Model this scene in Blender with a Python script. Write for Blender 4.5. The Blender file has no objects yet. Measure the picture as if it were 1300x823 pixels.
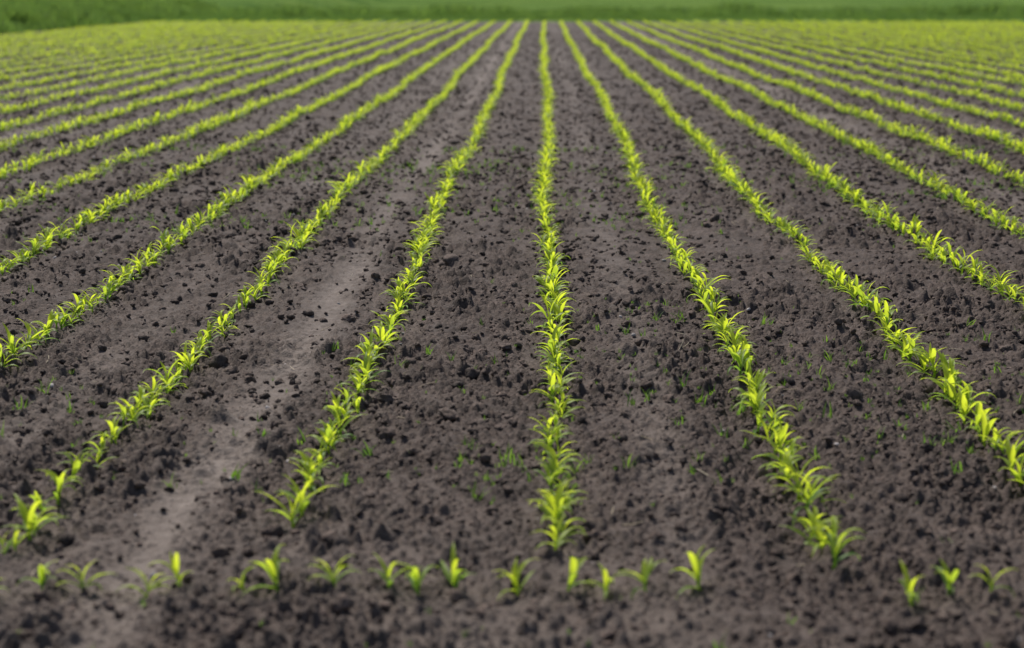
import bpy, math, numpy as np
from mathutils import Vector
rng = np.random.default_rng(7)
scene = bpy.context.scene
R = math.radians
ROW = 0.75
CAMH = 1.53
FIELD_END = 77.0
LEFT_EDGE = -18.2
RIGHT_EDGE = 45.0

# ------------------------------------------------------------ noise
def _h(ix, iy, s):
    n = (ix.astype(np.int64) * 374761393 + iy.astype(np.int64) * 668265263 + s * 974634777) & 0xffffffff
    n = ((n ^ (n >> 13)) * 1274126177) & 0xffffffff
    n = n ^ (n >> 16)
    return (n & 0xffffff) / float(0xffffff)
def vnoise(x, y, s=0):
    ix = np.floor(x); iy = np.floor(y)
    fx = x - ix; fy = y - iy
    fx = fx * fx * (3 - 2 * fx); fy = fy * fy * (3 - 2 * fy)
    a = _h(ix, iy, s); b = _h(ix + 1, iy, s); c = _h(ix, iy + 1, s); d = _h(ix + 1, iy + 1, s)
    return (a * (1 - fx) + b * fx) * (1 - fy) + (c * (1 - fx) + d * fx) * fy
def lumps(x, y, s, fill):
    """rounded clods: max over neighbouring cells of soft half-ellipsoids"""
    ix = np.floor(x); iy = np.floor(y)
    out = np.zeros(x.shape)
    for dx in (-1, 0, 1):
        for dy in (-1, 0, 1):
            cx = ix + dx; cy = iy + dy
            px = cx + _h(cx, cy, s + 1); py = cy + _h(cx, cy, s + 2)
            r = .24 + .46 * _h(cx, cy, s + 3) ** 1.5
            on = _h(cx, cy, s + 4) < fill
            an = _h(cx, cy, s + 5) * 3.14; ca, sa = np.cos(an), np.sin(an)
            ex = (x - px) * ca + (y - py) * sa; ey = (-(x - px) * sa + (y - py) * ca) * 1.35
            q = np.clip(1 - (ex * ex + ey * ey) / (r * r), 0, 1)
            out = np.maximum(out, np.where(on, r * q ** .7, 0))
    return out

def wobble(y):
    return 0.022 * np.sin(y / 3.1 + 0.6) + 0.02 * np.sin(y / 1.37 + 2.0) + 0.03 * np.sin(y / 11.0)
def track(x, y):
    xx = x - wobble(y) + .05 * (vnoise(x * 5, y * 2.5, 33) - .5)
    t = np.zeros(x.shape)
    for n, w, a in ((-1.45, 0.12, .85), (0.48, 0.10, 0.42), (-2.45, 0.10, 0.42), (4.55, 0.15, 0.75),
                    (6.5, 0.14, 0.5), (-7.5, 0.15, 0.6), (-9.5, 0.15, 0.5), (10.5, 0.15, 0.7), (16.5, 0.15, 0.7), (-13.5, .15, .7)):
        t = np.maximum(t, a * np.exp(-((xx - n * ROW) / w) ** 2))
    t *= 0.35 + .85 * vnoise(x * 1.6 + 5, y * 0.6, 31) * (.6 + .7 * vnoise(x * 9, y * 7, 32))
    # compacted headland patches where the tractor turned
    h = np.exp(-((y - 3.9) / .9) ** 2) * .5 * vnoise(x * 1.2, y * 1.6, 35) * (.5 + .8 * vnoise(x * 8, y * 8, 36))
    # smoother strip pressed down beside each row by the planter wheels
    ph = np.abs((xx / ROW + .5) % 1.0 - .5) * ROW
    p = .25 * np.exp(-((ph - .11) / .05) ** 2) * np.clip(vnoise(x * 1.3, y * .9, 38) * 2 - .7, 0, 1) * (.4 + .9 * vnoise(x * 11, y * 6, 39))
    return np.clip(np.maximum(np.maximum(t, h), p), 0, 1)
def height(x, y, cellsz=None):
    if cellsz is None: cellsz = np.full(x.shape, 0.005)
    def att(wl): return np.clip((wl / cellsz - 1.2) / 2.0, 0, 1)
    t = track(x, y)
    z = 0.018 * (vnoise(x * 1.3, y * 0.9, 1) - .5) * 2
    z += 0.012 * np.cos(2 * np.pi * (x - wobble(y)) / ROW + np.pi) * (1 - t)
    patch = vnoise(x * 1.9, y * 1.9, 9) * .6 + vnoise(x * 5, y * 5, 10) * .4
    rough = (1 - 0.75 * t) * (0.6 + 0.75 * patch)
    big = np.clip(patch * 2.2 - .4, 0.2, 1.1)
    z += rough * 0.028 * (vnoise(x * 8, y * 8, 2) - .5) * att(.12)
    z += rough * 0.014 * (vnoise(x * 19, y * 19, 3) - .5) * att(.05)
    wx = (vnoise(x * 35, y * 35, 77) - .5) * .018; wy_ = (vnoise(x * 35, y * 35, 78) - .5) * .018
    z += rough * big * 0.056 * lumps((x + wx) * 11, (y + wy_) * 11, 40, .16) * att(.09)
    z += rough * big * 0.052 * lumps((x + wx) * 20, (y + wy_) * 20, 50, .5) * att(.05)
    z += rough * 0.034 * lumps((x + wx * .4) * 42, (y + wy_ * .4) * 42, 60, .75) * att(.025)
    z += rough * 0.007 * (vnoise(x * 95, y * 95, 5) - .5) * att(.012)
    z -= 0.016 * t
    return z

def mesh_from_grid(name, X, Y, Z, attrs=None):
    nr, nc = X.shape
    v = np.stack([X, Y, Z], -1).reshape(-1, 3)
    i = np.arange(nr * nc).reshape(nr, nc)
    f = np.stack([i[:-1, :-1], i[:-1, 1:], i[1:, 1:], i[1:, :-1]], -1).reshape(-1, 4)
    me = bpy.data.meshes.new(name)
    me.vertices.add(len(v)); me.vertices.foreach_set("co", v.astype(np.float32).ravel())
    me.loops.add(f.size); me.loops.foreach_set("vertex_index", f.astype(np.int32).ravel())
    me.polygons.add(len(f)); me.polygons.foreach_set("loop_start", (np.arange(len(f)) * 4).astype(np.int32))
    me.update(calc_edges=True); me.validate()
    me.polygons.foreach_set("use_smooth", np.ones(len(f), dtype=bool))
    for k, a in (attrs or {}).items():
        at = me.attributes.new(k, 'FLOAT', 'POINT'); at.data.foreach_set("value", a.astype(np.float32).ravel())
    ob = bpy.data.objects.new(name, me); scene.collection.objects.link(ob)
    return ob

# ------------------------------------------------------------ materials
class NT:
    def __init__(s, name):
        s.m = bpy.data.materials.new(name); s.m.use_nodes = True
        s.t = s.m.node_tree; s.t.nodes.clear()
        s.out = s.n('ShaderNodeOutputMaterial')
    def n(s, ty, **kw):
        nd = s.t.nodes.new(ty)
        for k, v in kw.items(): setattr(nd, k, v)
        return nd
    def l(s, a, b): s.t.links.new(a, b)
    def noise(s, vec, scale, detail=4, rough=.6):
        nd = s.n('ShaderNodeTexNoise'); nd.inputs['Scale'].default_value = scale
        nd.inputs['Detail'].default_value = detail; nd.inputs['Roughness'].default_value = rough
        s.l(vec, nd.inputs['Vector']); return nd.outputs['Fac']
    def ramp(s, fac, stops):
        nd = s.n('ShaderNodeValToRGB'); e = nd.color_ramp.elements
        while len(e) < len(stops): e.new(.5)
        for el, (p, c) in zip(e, stops): el.position = p; el.color = (*c, 1) if len(c) == 3 else c
        s.l(fac, nd.inputs['Fac']); return nd.outputs['Color']
    def mix(s, fac, a, b, bt='MIX'):
        nd = s.n('ShaderNodeMix', data_type='RGBA', blend_type=bt)
        for sock, v in ((nd.inputs[0], fac), (nd.inputs[6], a), (nd.inputs[7], b)):
            if isinstance(v, bpy.types.NodeSocket): s.l(v, sock)
            elif isinstance(v, (int, float)): sock.default_value = v
            else: sock.default_value = (*v, 1)
        return nd.outputs[2]

def soil_mat(clod=False):
    k = NT('soil_clod' if clod else 'soil')
    pos = k.n('ShaderNodeNewGeometry').outputs['Position']
    c = k.ramp(k.noise(pos, 4, 2), [(.3, (.050, .036, .030)), (.7, (.088, .065, .055))])
    c2 = k.ramp(k.noise(pos, 60, 2, .7), [(.3, (.5, .5, .5)), (.72, (1.4, 1.38, 1.36))])
    c = k.mix(1.0, c, c2, 'MULTIPLY')
    if not clod:
        at = k.n('ShaderNodeAttribute', attribute_name='track').outputs['Fac']
        tc = k.ramp(k.noise(pos, 22, 3), [(.3, (.12, .095, .081)), (.7, (.20, .166, .143))])
        c = k.mix(at, c, tc)
    else:
        rnd = k.n('ShaderNodeObjectInfo').outputs['Random']
        v = k.ramp(rnd, [(0, (.85, .85, .85)), (1, (1.7, 1.68, 1.64))])
        c = k.mix(1.0, c, v, 'MULTIPLY')
    b = k.n('ShaderNodeBsdfPrincipled'); b.inputs['Roughness'].default_value = .82
    b.inputs['Specular IOR Level'].default_value = .3
    k.l(c, b.inputs['Base Color'])
    bp = k.n('ShaderNodeBump'); bp.inputs['Strength'].default_value = .9; bp.inputs['Distance'].default_value = .010
    k.l(k.noise(pos, 120, 2, .7), bp.inputs['Height']); k.l(bp.outputs[0], b.inputs['Normal'])
    k.l(b.outputs[0], k.out.inputs[0]); return k.m

def leaf_mat(name, base_lo, base_hi, trans_lo, trans_hi, tmix=.5, gloss=.35, rough=.38):
    k = NT(name)
    rnd = k.n('ShaderNodeObjectInfo').outputs['Random']
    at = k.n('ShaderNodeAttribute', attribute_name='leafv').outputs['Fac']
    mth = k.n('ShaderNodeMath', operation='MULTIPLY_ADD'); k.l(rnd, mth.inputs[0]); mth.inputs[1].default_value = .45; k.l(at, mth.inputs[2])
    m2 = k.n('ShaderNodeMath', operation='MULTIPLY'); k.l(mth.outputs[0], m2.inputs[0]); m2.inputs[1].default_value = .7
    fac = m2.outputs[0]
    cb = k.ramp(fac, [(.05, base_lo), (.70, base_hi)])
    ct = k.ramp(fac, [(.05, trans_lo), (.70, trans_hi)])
    d = k.n('ShaderNodeBsdfPrincipled'); d.inputs['Roughness'].default_value = rough
    d.inputs['Specular IOR Level'].default_value = gloss
    k.l(cb, d.inputs['Base Color'])
    t = k.n('ShaderNodeBsdfTranslucent'); k.l(ct, t.inputs['Color'])
    mx = k.n('ShaderNodeMixShader'); mx.inputs[0].default_value = tmix
    k.l(d.outputs[0], mx.inputs[1]); k.l(t.outputs[0], mx.inputs[2]); k.l(mx.outputs[0], k.out.inputs[0])
    return k.m

def meadow_mat():
    k = NT('meadow_grass')
    pos = k.n('ShaderNodeNewGeometry').outputs['Position']
    mp = k.n('ShaderNodeMapping'); mp.inputs['Scale'].default_value = (.35, 1, 1); k.l(pos, mp.inputs['Vector'])
    c = k.ramp(k.noise(mp.outputs[0], .10, 4), [(.35, (.065, .125, .035)), (.65, (.135, .205, .055))])
    c2 = k.ramp(k.noise(pos, 1.7, 5, .7), [(.3, (.6, .65, .55)), (.7, (1.3, 1.25, 1.2))])
    c = k.mix(1.0, c, c2, 'MULTIPLY')
    b = k.n('ShaderNodeBsdfPrincipled'); b.inputs['Roughness'].default_value = .95
    b.inputs['Specular IOR Level'].default_value = .0
    k.l(c, b.inputs['Base Color'])
    bp = k.n('ShaderNodeBump'); bp.inputs['Strength'].default_value = .5; bp.inputs['Distance'].default_value = .2
    k.l(k.noise(pos, 3, 4, .7), bp.inputs['Height']); k.l(bp.outputs[0], b.inputs['Normal'])
    k.l(b.outputs[0], k.out.inputs[0]); return k.m

def plain_mat(name, a, b_, scale=40):
    k = NT(name); rnd = k.n('ShaderNodeObjectInfo').outputs['Random']
    c = k.ramp(rnd, [(0, a), (1, b_)])
    pos = k.n('ShaderNodeNewGeometry').outputs['Position']
    c = k.mix(1.0, c, k.ramp(k.noise(pos, scale), [(.3, (.7, .7, .7)), (.7, (1.15, 1.15, 1.15))]), 'MULTIPLY')
    b = k.n('ShaderNodeBsdfPrincipled'); b.inputs['Roughness'].default_value = .8
    k.l(c, b.inputs['Base Color']); k.l(b.outputs[0], k.out.inputs[0]); return k.m

M_soil = soil_mat(); M_clod = soil_mat(True); M_meadow = meadow_mat()
M_corn = leaf_mat('corn_leaf', (.09, .20, .05), (.35, .46, .045), (.22, .42, .04), (.80, .92, .05), .60, .32, .45)
M_weed = leaf_mat('weed_leaf', (.05, .11, .02), (.10, .17, .03), (.12, .28, .03), (.25, .42, .04), .5, .25, .5)
M_grass = leaf_mat('grass_blade', (.04, .09, .025), (.10, .16, .04), (.09, .20, .04), (.26, .42, .07), .45, .15, .6)
M_straw = plain_mat('straw', (.28, .22, .14), (.45, .38, .27))
M_stone = plain_mat('stone', (.22, .20, .19), (.42, .38, .36))

# ------------------------------------------------------------ soil sheet
def steps(a, b, fn):
    r = [a]
    while r[-1] < b: r.append(r[-1] + fn(r[-1]))
    r[-1] = b; return np.array(r)
ys = np.concatenate([steps(-8, 3.2, lambda y: .12 if y < 2.6 else .03)[:-1],
                     steps(3.2, FIELD_END, lambda y: 0.0060 * (y / 4.0) ** 1.25)])
t1 = np.linspace(-.40, .40, 760)
side = 0.40 + (np.linspace(0, 1, 40)[1:] ** 2.2) * 14
tt = np.concatenate([-side[::-1], t1, side])
wy = np.maximum(ys, 2.5) * 0.95 + 0.6
X = tt[None, :] * wy[:, None]; Y = np.repeat(ys[:, None], len(tt), 1)
X = np.clip(X, LEFT_EDGE, RIGHT_EDGE)
cs = np.maximum(np.gradient(tt)[None, :] * wy[:, None], np.gradient(ys)[:, None] * .6)
Z = height(X, Y, cs)
soil = mesh_from_grid('ploughed_soil_field', X, Y, Z, {'track': track(X, Y)})
soil.data.materials.append(M_soil)
print('soil verts', len(soil.data.vertices))

# ------------------------------------------------------------ meadow sheet around the field
def smooth(a, b, v):
    u = np.clip((v - a) / (b - a), 0, 1); return u * u * (3 - 2 * u)
def meadow_h(x, y):
    out = np.maximum(smooth(FIELD_END - .3, FIELD_END + 1.2, y), smooth(-LEFT_EDGE - .2, -LEFT_EDGE + 1.5, -x))
    out = np.maximum(out, smooth(RIGHT_EDGE - .2, RIGHT_EDGE + 1, x))
    bank = smooth(-LEFT_EDGE, -LEFT_EDGE + 3, -x) * .5
    ditch = -0.9 * np.exp(-((y - 92) / 2.2) ** 2)
    z = -0.25 + out * (0.27 + 0.10 * (vnoise(x * .3, y * .3, 60) - .3)) + bank + ditch * smooth(-30, -10, x)
    z += smooth(150, 400, y) * (vnoise(x * .01, y * .01, 61)) * 1.2
    return z
my = np.concatenate([np.linspace(-60, 60, 40)[:-1], np.linspace(60, 130, 200)[:-1], steps(130, 2500, lambda y: y * .03)])
mxs = np.concatenate([-steps(50, 2500, lambda y: y * .06)[::-1], np.linspace(-50, 60, 300)[1:-1], steps(60, 2500, lambda y: y * .06)])
MX, MY = np.meshgrid(mxs, my)
mead = mesh_from_grid('meadow_ground', MX, MY, meadow_h(MX, MY)); mead.data.materials.append(M_meadow)

# ------------------------------------------------------------ instancing
def asset_collection(name, objs):
    c = bpy.data.collections.new(name)
    for o in objs: c.objects.link(o)
    return c
def scatter(name, P, ROT, SCL, IDX, coll):
    me = bpy.data.meshes.new(name)
    me.vertices.add(len(P)); me.vertices.foreach_set("co", P.astype(np.float32).ravel())
    for nm, ty, a, key in (('irot', 'FLOAT_VECTOR', ROT, 'vector'), ('iscl', 'FLOAT_VECTOR', SCL, 'vector')):
        at = me.attributes.new(nm, ty, 'POINT'); at.data.foreach_set(key, a.astype(np.float32).ravel())
    at = me.attributes.new('iidx', 'INT', 'POINT'); at.data.foreach_set('value', IDX.astype(np.int32))
    ob = bpy.data.objects.new(name, me); scene.collection.objects.link(ob)
    g = bpy.data.node_groups.new(name + '_nodes', 'GeometryNodeTree')
    g.interface.new_socket('Geometry', in_out='INPUT', socket_type='NodeSocketGeometry')
    g.interface.new_socket('Geometry', in_out='OUTPUT', socket_type='NodeSocketGeometry')
    n = g.nodes; gi = n.new('NodeGroupInput'); go = n.new('NodeGroupOutput')
    ci = n.new('GeometryNodeCollectionInfo'); ci.inputs['Collection'].default_value = coll
    ci.inputs['Separate Children'].default_value = True; ci.inputs['Reset Children'].default_value = True
    ip = n.new('GeometryNodeInstanceOnPoints'); ip.inputs['Pick Instance'].default_value = True
    def na(nm, ty):
        a = n.new('GeometryNodeInputNamedAttribute'); a.data_type = ty; a.inputs['Name'].default_value = nm
        return a.outputs['Attribute']
    L = g.links.new
    L(gi.outputs[0], ip.inputs['Points']); L(ci.outputs[0], ip.inputs['Instance'])
    L(na('iidx', 'INT'), ip.inputs['Instance Index'])
    e = n.new('FunctionNodeEulerToRotation'); L(na('irot', 'FLOAT_VECTOR'), e.inputs[0]); L(e.outputs[0], ip.inputs['Rotation'])
    L(na('iscl', 'FLOAT_VECTOR'), ip.inputs['Scale']); L(ip.outputs[0], go.inputs[0])
    md = ob.modifiers.new('scatter', 'NODES'); md.node_group = g
    print(name, len(P)); return ob

def blade(V, F, A, base, az, length, width, elev0, droop, seg, fold, val, twist=0., wave=0., dp=1.5):
    """arching leaf: starts at base, elevation elev0, bends down by droop over its length"""
    b0 = len(V); p = np.array(base, float)
    for i in range(seg + 1):
        s = i / seg
        el = elev0 - droop * s ** dp
        a2 = az + twist * s
        d = np.array([math.cos(a2) * math.cos(el), math.sin(a2) * math.cos(el), math.sin(el)])
        sd = np.array([-math.sin(a2), math.cos(a2), 0])
        nrm = np.cross(d, sd); nrm = -nrm if nrm[2] < 0 else nrm
        w = width * .5 * (0.6 + 1.1 * s) if s < .35 else width * .5 * 0.985 * max(0.02, (1 - ((s - .35) / .65) ** 1.6))
        up = nrm * w * fold; wv = nrm * math.sin(s * 9 + az) * wave * w
        V += [tuple(p - sd * w + up + wv), tuple(p), tuple(p + sd * w + up - wv)]
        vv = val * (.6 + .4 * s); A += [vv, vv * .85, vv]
        p = p + d * length / seg
    for i in range(seg):
        a = b0 + i * 3
        F += [(a, a + 1, a + 4, a + 3), (a + 1, a + 2, a + 5, a + 4)]

def mk(name, V, F, A, mat, sm=True):
    me = bpy.data.meshes.new(name); me.from_pydata(V, [], F)
    at = me.attributes.new('leafv', 'FLOAT', 'POINT'); at.data.foreach_set('value', np.array(A, dtype=np.float32))
    me.polygons.foreach_set('use_smooth', np.full(len(F), sm)); me.materials.append(mat)
    return bpy.data.objects.new(name, me)

def corn(i):
    V, F, A = [], [], []
    az = rng.uniform(0, 2 * math.pi); nl = rng.integers(4, 7)
    sh = rng.uniform(.022, .038)
    for k in range(4):
        z = -0.015 + (sh + .015) * k / 3; r = .0050 - .0006 * k
        for j in range(6):
            a = j * math.pi / 3; V.append((r * math.cos(a), r * math.sin(a), z)); A.append(.3)
    for k in range(3):
        for j in range(6):
            F.append((k * 6 + j, k * 6 + (j + 1) % 6, k * 6 + 6 + (j + 1) % 6, k * 6 + 6 + j))
    for l in range(nl):
        f = l / (nl - 1)
        a = az + l * math.pi + rng.normal(0, .4)
        ln = (.050 + .057 * math.sin(math.pi * (.25 + .55 * f))) * rng.uniform(.8, 1.2)
        w = (.0095 + .0070 * math.sin(math.pi * (.2 + .6 * f))) * rng.uniform(.9, 1.1)
        e0 = R(36 + 38 * f) + rng.normal(0, .15); dr = R(118 - 30 * f) * rng.uniform(.5, 1.3)
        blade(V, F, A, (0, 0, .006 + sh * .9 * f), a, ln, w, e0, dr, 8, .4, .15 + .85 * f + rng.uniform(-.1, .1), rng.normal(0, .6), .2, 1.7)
    return mk('corn_%02d' % i, V, F, A, M_corn)
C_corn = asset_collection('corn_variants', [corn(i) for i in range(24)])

def tuft(i, nb, hmin, hmax, w, spread, mat, nm):
    V, F, A = [], [], []
    for _ in range(nb):
        a = rng.uniform(0, 6.283); r = spread * math.sqrt(rng.uniform())
        b = (r * math.cos(a), r * math.sin(a), -.02 * hmax)
        blade(V, F, A, b, rng.uniform(0, 6.283), rng.uniform(hmin, hmax), w * rng.uniform(.7, 1.3), R(rng.uniform(55, 88)), R(rng.uniform(20, 80)), 3, .3, rng.uniform(.1, 1), rng.normal(0, .3))
    return mk('%s_%02d' % (nm, i), V, F, A, mat)
C_grass = asset_collection('grass_variants', [tuft(i, 45, .22, .55, .018, .30, M_grass, 'grass') for i in range(6)])
C_weed = asset_collection('weed_variants', [tuft(i, 7, .015, .05, .004, .012, M_weed, 'weed') for i in range(6)])

def clodmesh(i, mat, nm, rough=.33, sub=2):
    import bmesh
    from mathutils import noise
    bm = bmesh.new(); bmesh.ops.create_icosphere(bm, subdivisions=sub, radius=1)
    o = Vector((i * 7.3, i * 3.1, 5))
    for v in bm.verts:
        c = v.co.copy()
        f = 1 + rough * noise.noise(c * .95 + o) * 1.3 + rough * .65 * noise.noise(c * 2.3 + o) + rough * .4 * noise.noise(c * 5 + o)
        c = c * f
        c.z *= .72
        v.co = c
    me = bpy.data.meshes.new(nm); bm.to_mesh(me); bm.free(); me.materials.append(mat)
    me.polygons.foreach_set('use_smooth', np.full(len(me.polygons), True))
    return bpy.data.objects.new('%s_%02d' % (nm, i), me)
C_clod = asset_collection('clod_variants', [clodmesh(i, M_clod, 'clod', .42, 3) for i in range(10)])
C_stone = asset_collection('stone_variants', [clodmesh(i, M_stone, 'stone', .22, 2) for i in range(5)])

# ------------------------------------------------------------ corn rows
P = []
for n in range(-23, 56):
    y = 4.36 + rng.uniform(0, .08)
    if n == -1: y += .15
    if n == 1: y = 4.20
    if n in (-2, 0): y = 4.32
    L = []
    while y < FIELD_END - 1.0:
        L.append(y); y += max(.03, rng.normal(.074, .022)) + (rng.uniform(.06, .12) if rng.uniform() < .015 else 0)
    L = np.array(L)
    x = n * ROW + .015 + wobble(L) + .03 * (vnoise(L * 1.7, L * 0 + n, 70) - .5) + rng.normal(0, .014, len(L))
    P.append(np.stack([x, L], 1))
nmain = sum(len(p) for p in P)
# headland row planted across the field end
hx = np.arange(-18, 40, .122); hx = hx + rng.normal(0, .022, len(hx))
hx = hx[rng.uniform(size=len(hx)) > np.where(hx > .5, .6, .06)]
P.append(np.stack([hx, 4.03 + rng.normal(0, .02, len(hx))], 1))
P = np.concatenate(P); N = len(P)
z = height(P[:, 0], P[:, 1])
s = rng.normal(1.02, .14, N).clip(.55, 1.35) * (0.86 + .28 * vnoise(P[:, 0] * .8, P[:, 1] * .8, 90))
s[nmain:] *= .82
scatter('corn_seedling_rows', np.column_stack([P, z]),
        np.column_stack([rng.normal(0, .14, N), rng.normal(0, .14, N), rng.uniform(0, 6.283, N)]),
        np.column_stack([s, s, s * rng.uniform(.9, 1.15, N)]), rng.integers(0, 24, N), C_corn)

# ------------------------------------------------------------ clods
def wedge(dens, y0, y1, k=.38, m=1.2):
    n = int(dens * ((k * (y1**2 - y0**2)) + 2 * m * (y1 - y0)))
    ymax = 2 * (k * y1 + m)
    y = rng.uniform(y0, y1, n * 3); keep = rng.uniform(size=len(y)) < (2 * (k * y + m)) / ymax
    y = y[keep][:n]; x = rng.uniform(-1, 1, len(y)) * (k * y + m)
    keep = (x > LEFT_EDGE) & (x < RIGHT_EDGE)
    return x[keep], y[keep]
cl = []
for dens, y0, y1, r0, r1, pw in ((600, 3.0, 10, .004, .009, 1.5), (190, 3.0, 26, .008, .016, 1.6), (28, 3.0, 76, .015, .027, 2.2), (1.8, 3.0, 76.5, .027, .042, 1.6)):
    x, y = wedge(dens, y0, y1)
    pr = (1 - .88 * track(x, y)) * (0.35 + .9 * vnoise(x * 3, y * 3, 91)) * (.5 + vnoise(x * .7, y * .7, 92)) * np.clip((y1 - y) / (.6 * y1), 0, 1)
    kp = rng.uniform(size=len(x)) < pr
    x, y = x[kp], y[kp]
    cl.append(np.column_stack([x, y, r0 + (r1 - r0) * rng.uniform(size=len(x)) ** pw]))
cl = np.concatenate(cl); N = len(cl); r = cl[:, 2]
z = height(cl[:, 0], cl[:, 1]) + r * .12
scatter('soil_clods', np.column_stack([cl[:, :2], z]),
        np.column_stack([rng.normal(0, .4, N), rng.normal(0, .4, N), rng.uniform(0, 6.283, N)]),
        np.column_stack([r * rng.uniform(.8, 1.3, N), r * rng.uniform(.8, 1.2, N), r * rng.uniform(.75, 1.15, N)]), rng.integers(0, 10, N), C_clod)
# small pale stones
x, y = wedge(2.2, 3.2, 30); N = len(x); r = .004 + .008 * rng.uniform(size=N) ** 2
scatter('field_stones', np.column_stack([x, y, height(x, y) + r * .6]), np.column_stack([rng.normal(0, .5, N), rng.normal(0, .5, N), rng.uniform(0, 6.3, N)]),
        np.column_stack([r * 1.3, r, r]), rng.integers(0, 5, N), C_stone)
# straw bits
def straw(i):
    V, F, A = [], [], []
    for k in range(5):
        for j in range(5):
            a = j * 2 * math.pi / 5; V.append((.05 * (k / 4 - .5), .0016 * math.cos(a) + .004 * math.sin(k * .8 + i), .0012 * math.sin(a))); A.append(.5)
    for k in range(4):
        for j in range(5): F.append((k * 5 + j, k * 5 + (j + 1) % 5, k * 5 + 5 + (j + 1) % 5, k * 5 + 5 + j))
    return mk('straw_%d' % i, V, F, A, M_straw)
C_straw = asset_collection('straw_variants', [straw(i) for i in range(3)])
x, y = wedge(5.0, 3.2, 22); N = len(x); s = rng.uniform(.4, 1.4, N)
scatter('straw_bits', np.column_stack([x, y, height(x, y) + .012]), np.column_stack([rng.normal(0, .15, N), rng.normal(0, .3, N), rng.uniform(0, 6.3, N)]),
        np.column_stack([s, s, s]), rng.integers(0, 3, N), C_straw)
# tiny weeds
x, y = wedge(110, 3.2, 16); kp = rng.uniform(size=len(x)) < (vnoise(x * 1.4, y * 1.4, 95) ** 3) * 1.6
x, y = x[kp], y[kp]; N = len(x); s = .45 + 1.2 * rng.uniform(size=N) ** 4
scatter('weed_seedlings', np.column_stack([x, y, height(x, y) + .002]), np.column_stack([rng.normal(0, .15, N), rng.normal(0, .15, N), rng.uniform(0, 6.3, N)]),
        np.column_stack([s, s, s]), rng.integers(0, 6, N), C_weed)

# ------------------------------------------------------------ tall grass on the margins
gx, gy, gs = [], [], []
def add(n, x0, x1, y0, y1, s0, s1):
    gx.append(rng.uniform(x0, x1, n)); gy.append(rng.uniform(y0, y1, n)); gs.append(rng.uniform(s0, s1, n))
add(3500, LEFT_EDGE - 9, LEFT_EDGE - .3, 40, 92, .7, 1.4)
add(1800, -35, 40, FIELD_END, 84, .35, .7)
add(3500, -40, 45, 88, 97, .9, 1.6)
gx, gy, gs = map(np.concatenate, (gx, gy, gs)); N = len(gx)
gs *= .6 + .8 * vnoise(gx * .35, gy * .35, 99)
scatter('meadow_grass', np.column_stack([gx, gy, meadow_h(gx, gy)]), np.column_stack([np.zeros(N), np.zeros(N), rng.uniform(0, 6.3, N)]),
        np.column_stack([gs, gs, gs]), rng.integers(0, 6, N), C_grass)

# ------------------------------------------------------------ light
el, az = R(54), R(-28)      # azimuth measured from +Y towards +X : ahead and left
w = bpy.data.worlds.new("World"); scene.world = w; w.use_nodes = True
nt = w.node_tree; bg = nt.nodes['Background']
sky = nt.nodes.new('ShaderNodeTexSky'); sky.sky_type = 'NISHITA'; sky.sun_disc = False
sky.sun_elevation = el; sky.sun_rotation = az % (2 * math.pi); sky.dust_density = 2.5
nt.links.new(sky.outputs[0], bg.inputs['Color']); bg.inputs['Strength'].default_value = .115
sd = bpy.data.lights.new('sun', 'SUN'); sd.energy = 4.3; sd.angle = R(.8); sd.color = (1, .95, .87)
so = bpy.data.objects.new('sun', sd); scene.collection.objects.link(so)
dirv = Vector((math.sin(az) * math.cos(el), math.cos(az) * math.cos(el), math.sin(el)))
so.rotation_euler = (-dirv).to_track_quat('-Z', 'Y').to_euler(); so.location = dirv * 60

# ------------------------------------------------------------ camera
FP = 2100.0
cd = bpy.data.cameras.new('camera'); cam = bpy.data.objects.new('camera', cd); scene.collection.objects.link(cam)
cd.sensor_width = 36; cd.lens = FP / 1300 * 36
pitch = math.atan((366 + 15) / FP); yaw = math.atan(40 / FP)
cam.location = (0, 0, CAMH); cam.rotation_euler = (R(90) - pitch, 0, yaw)
cd.shift_y = -45.5 / 1300
cd.clip_start = .1; cd.clip_end = 5000
cd.dof.use_dof = True; cd.dof.focus_distance = 7.8; cd.dof.aperture_fstop = 2.0
scene.camera = cam
scene.view_settings.view_transform = 'Standard'; scene.view_settings.look = 'None'; scene.view_settings.exposure = 0
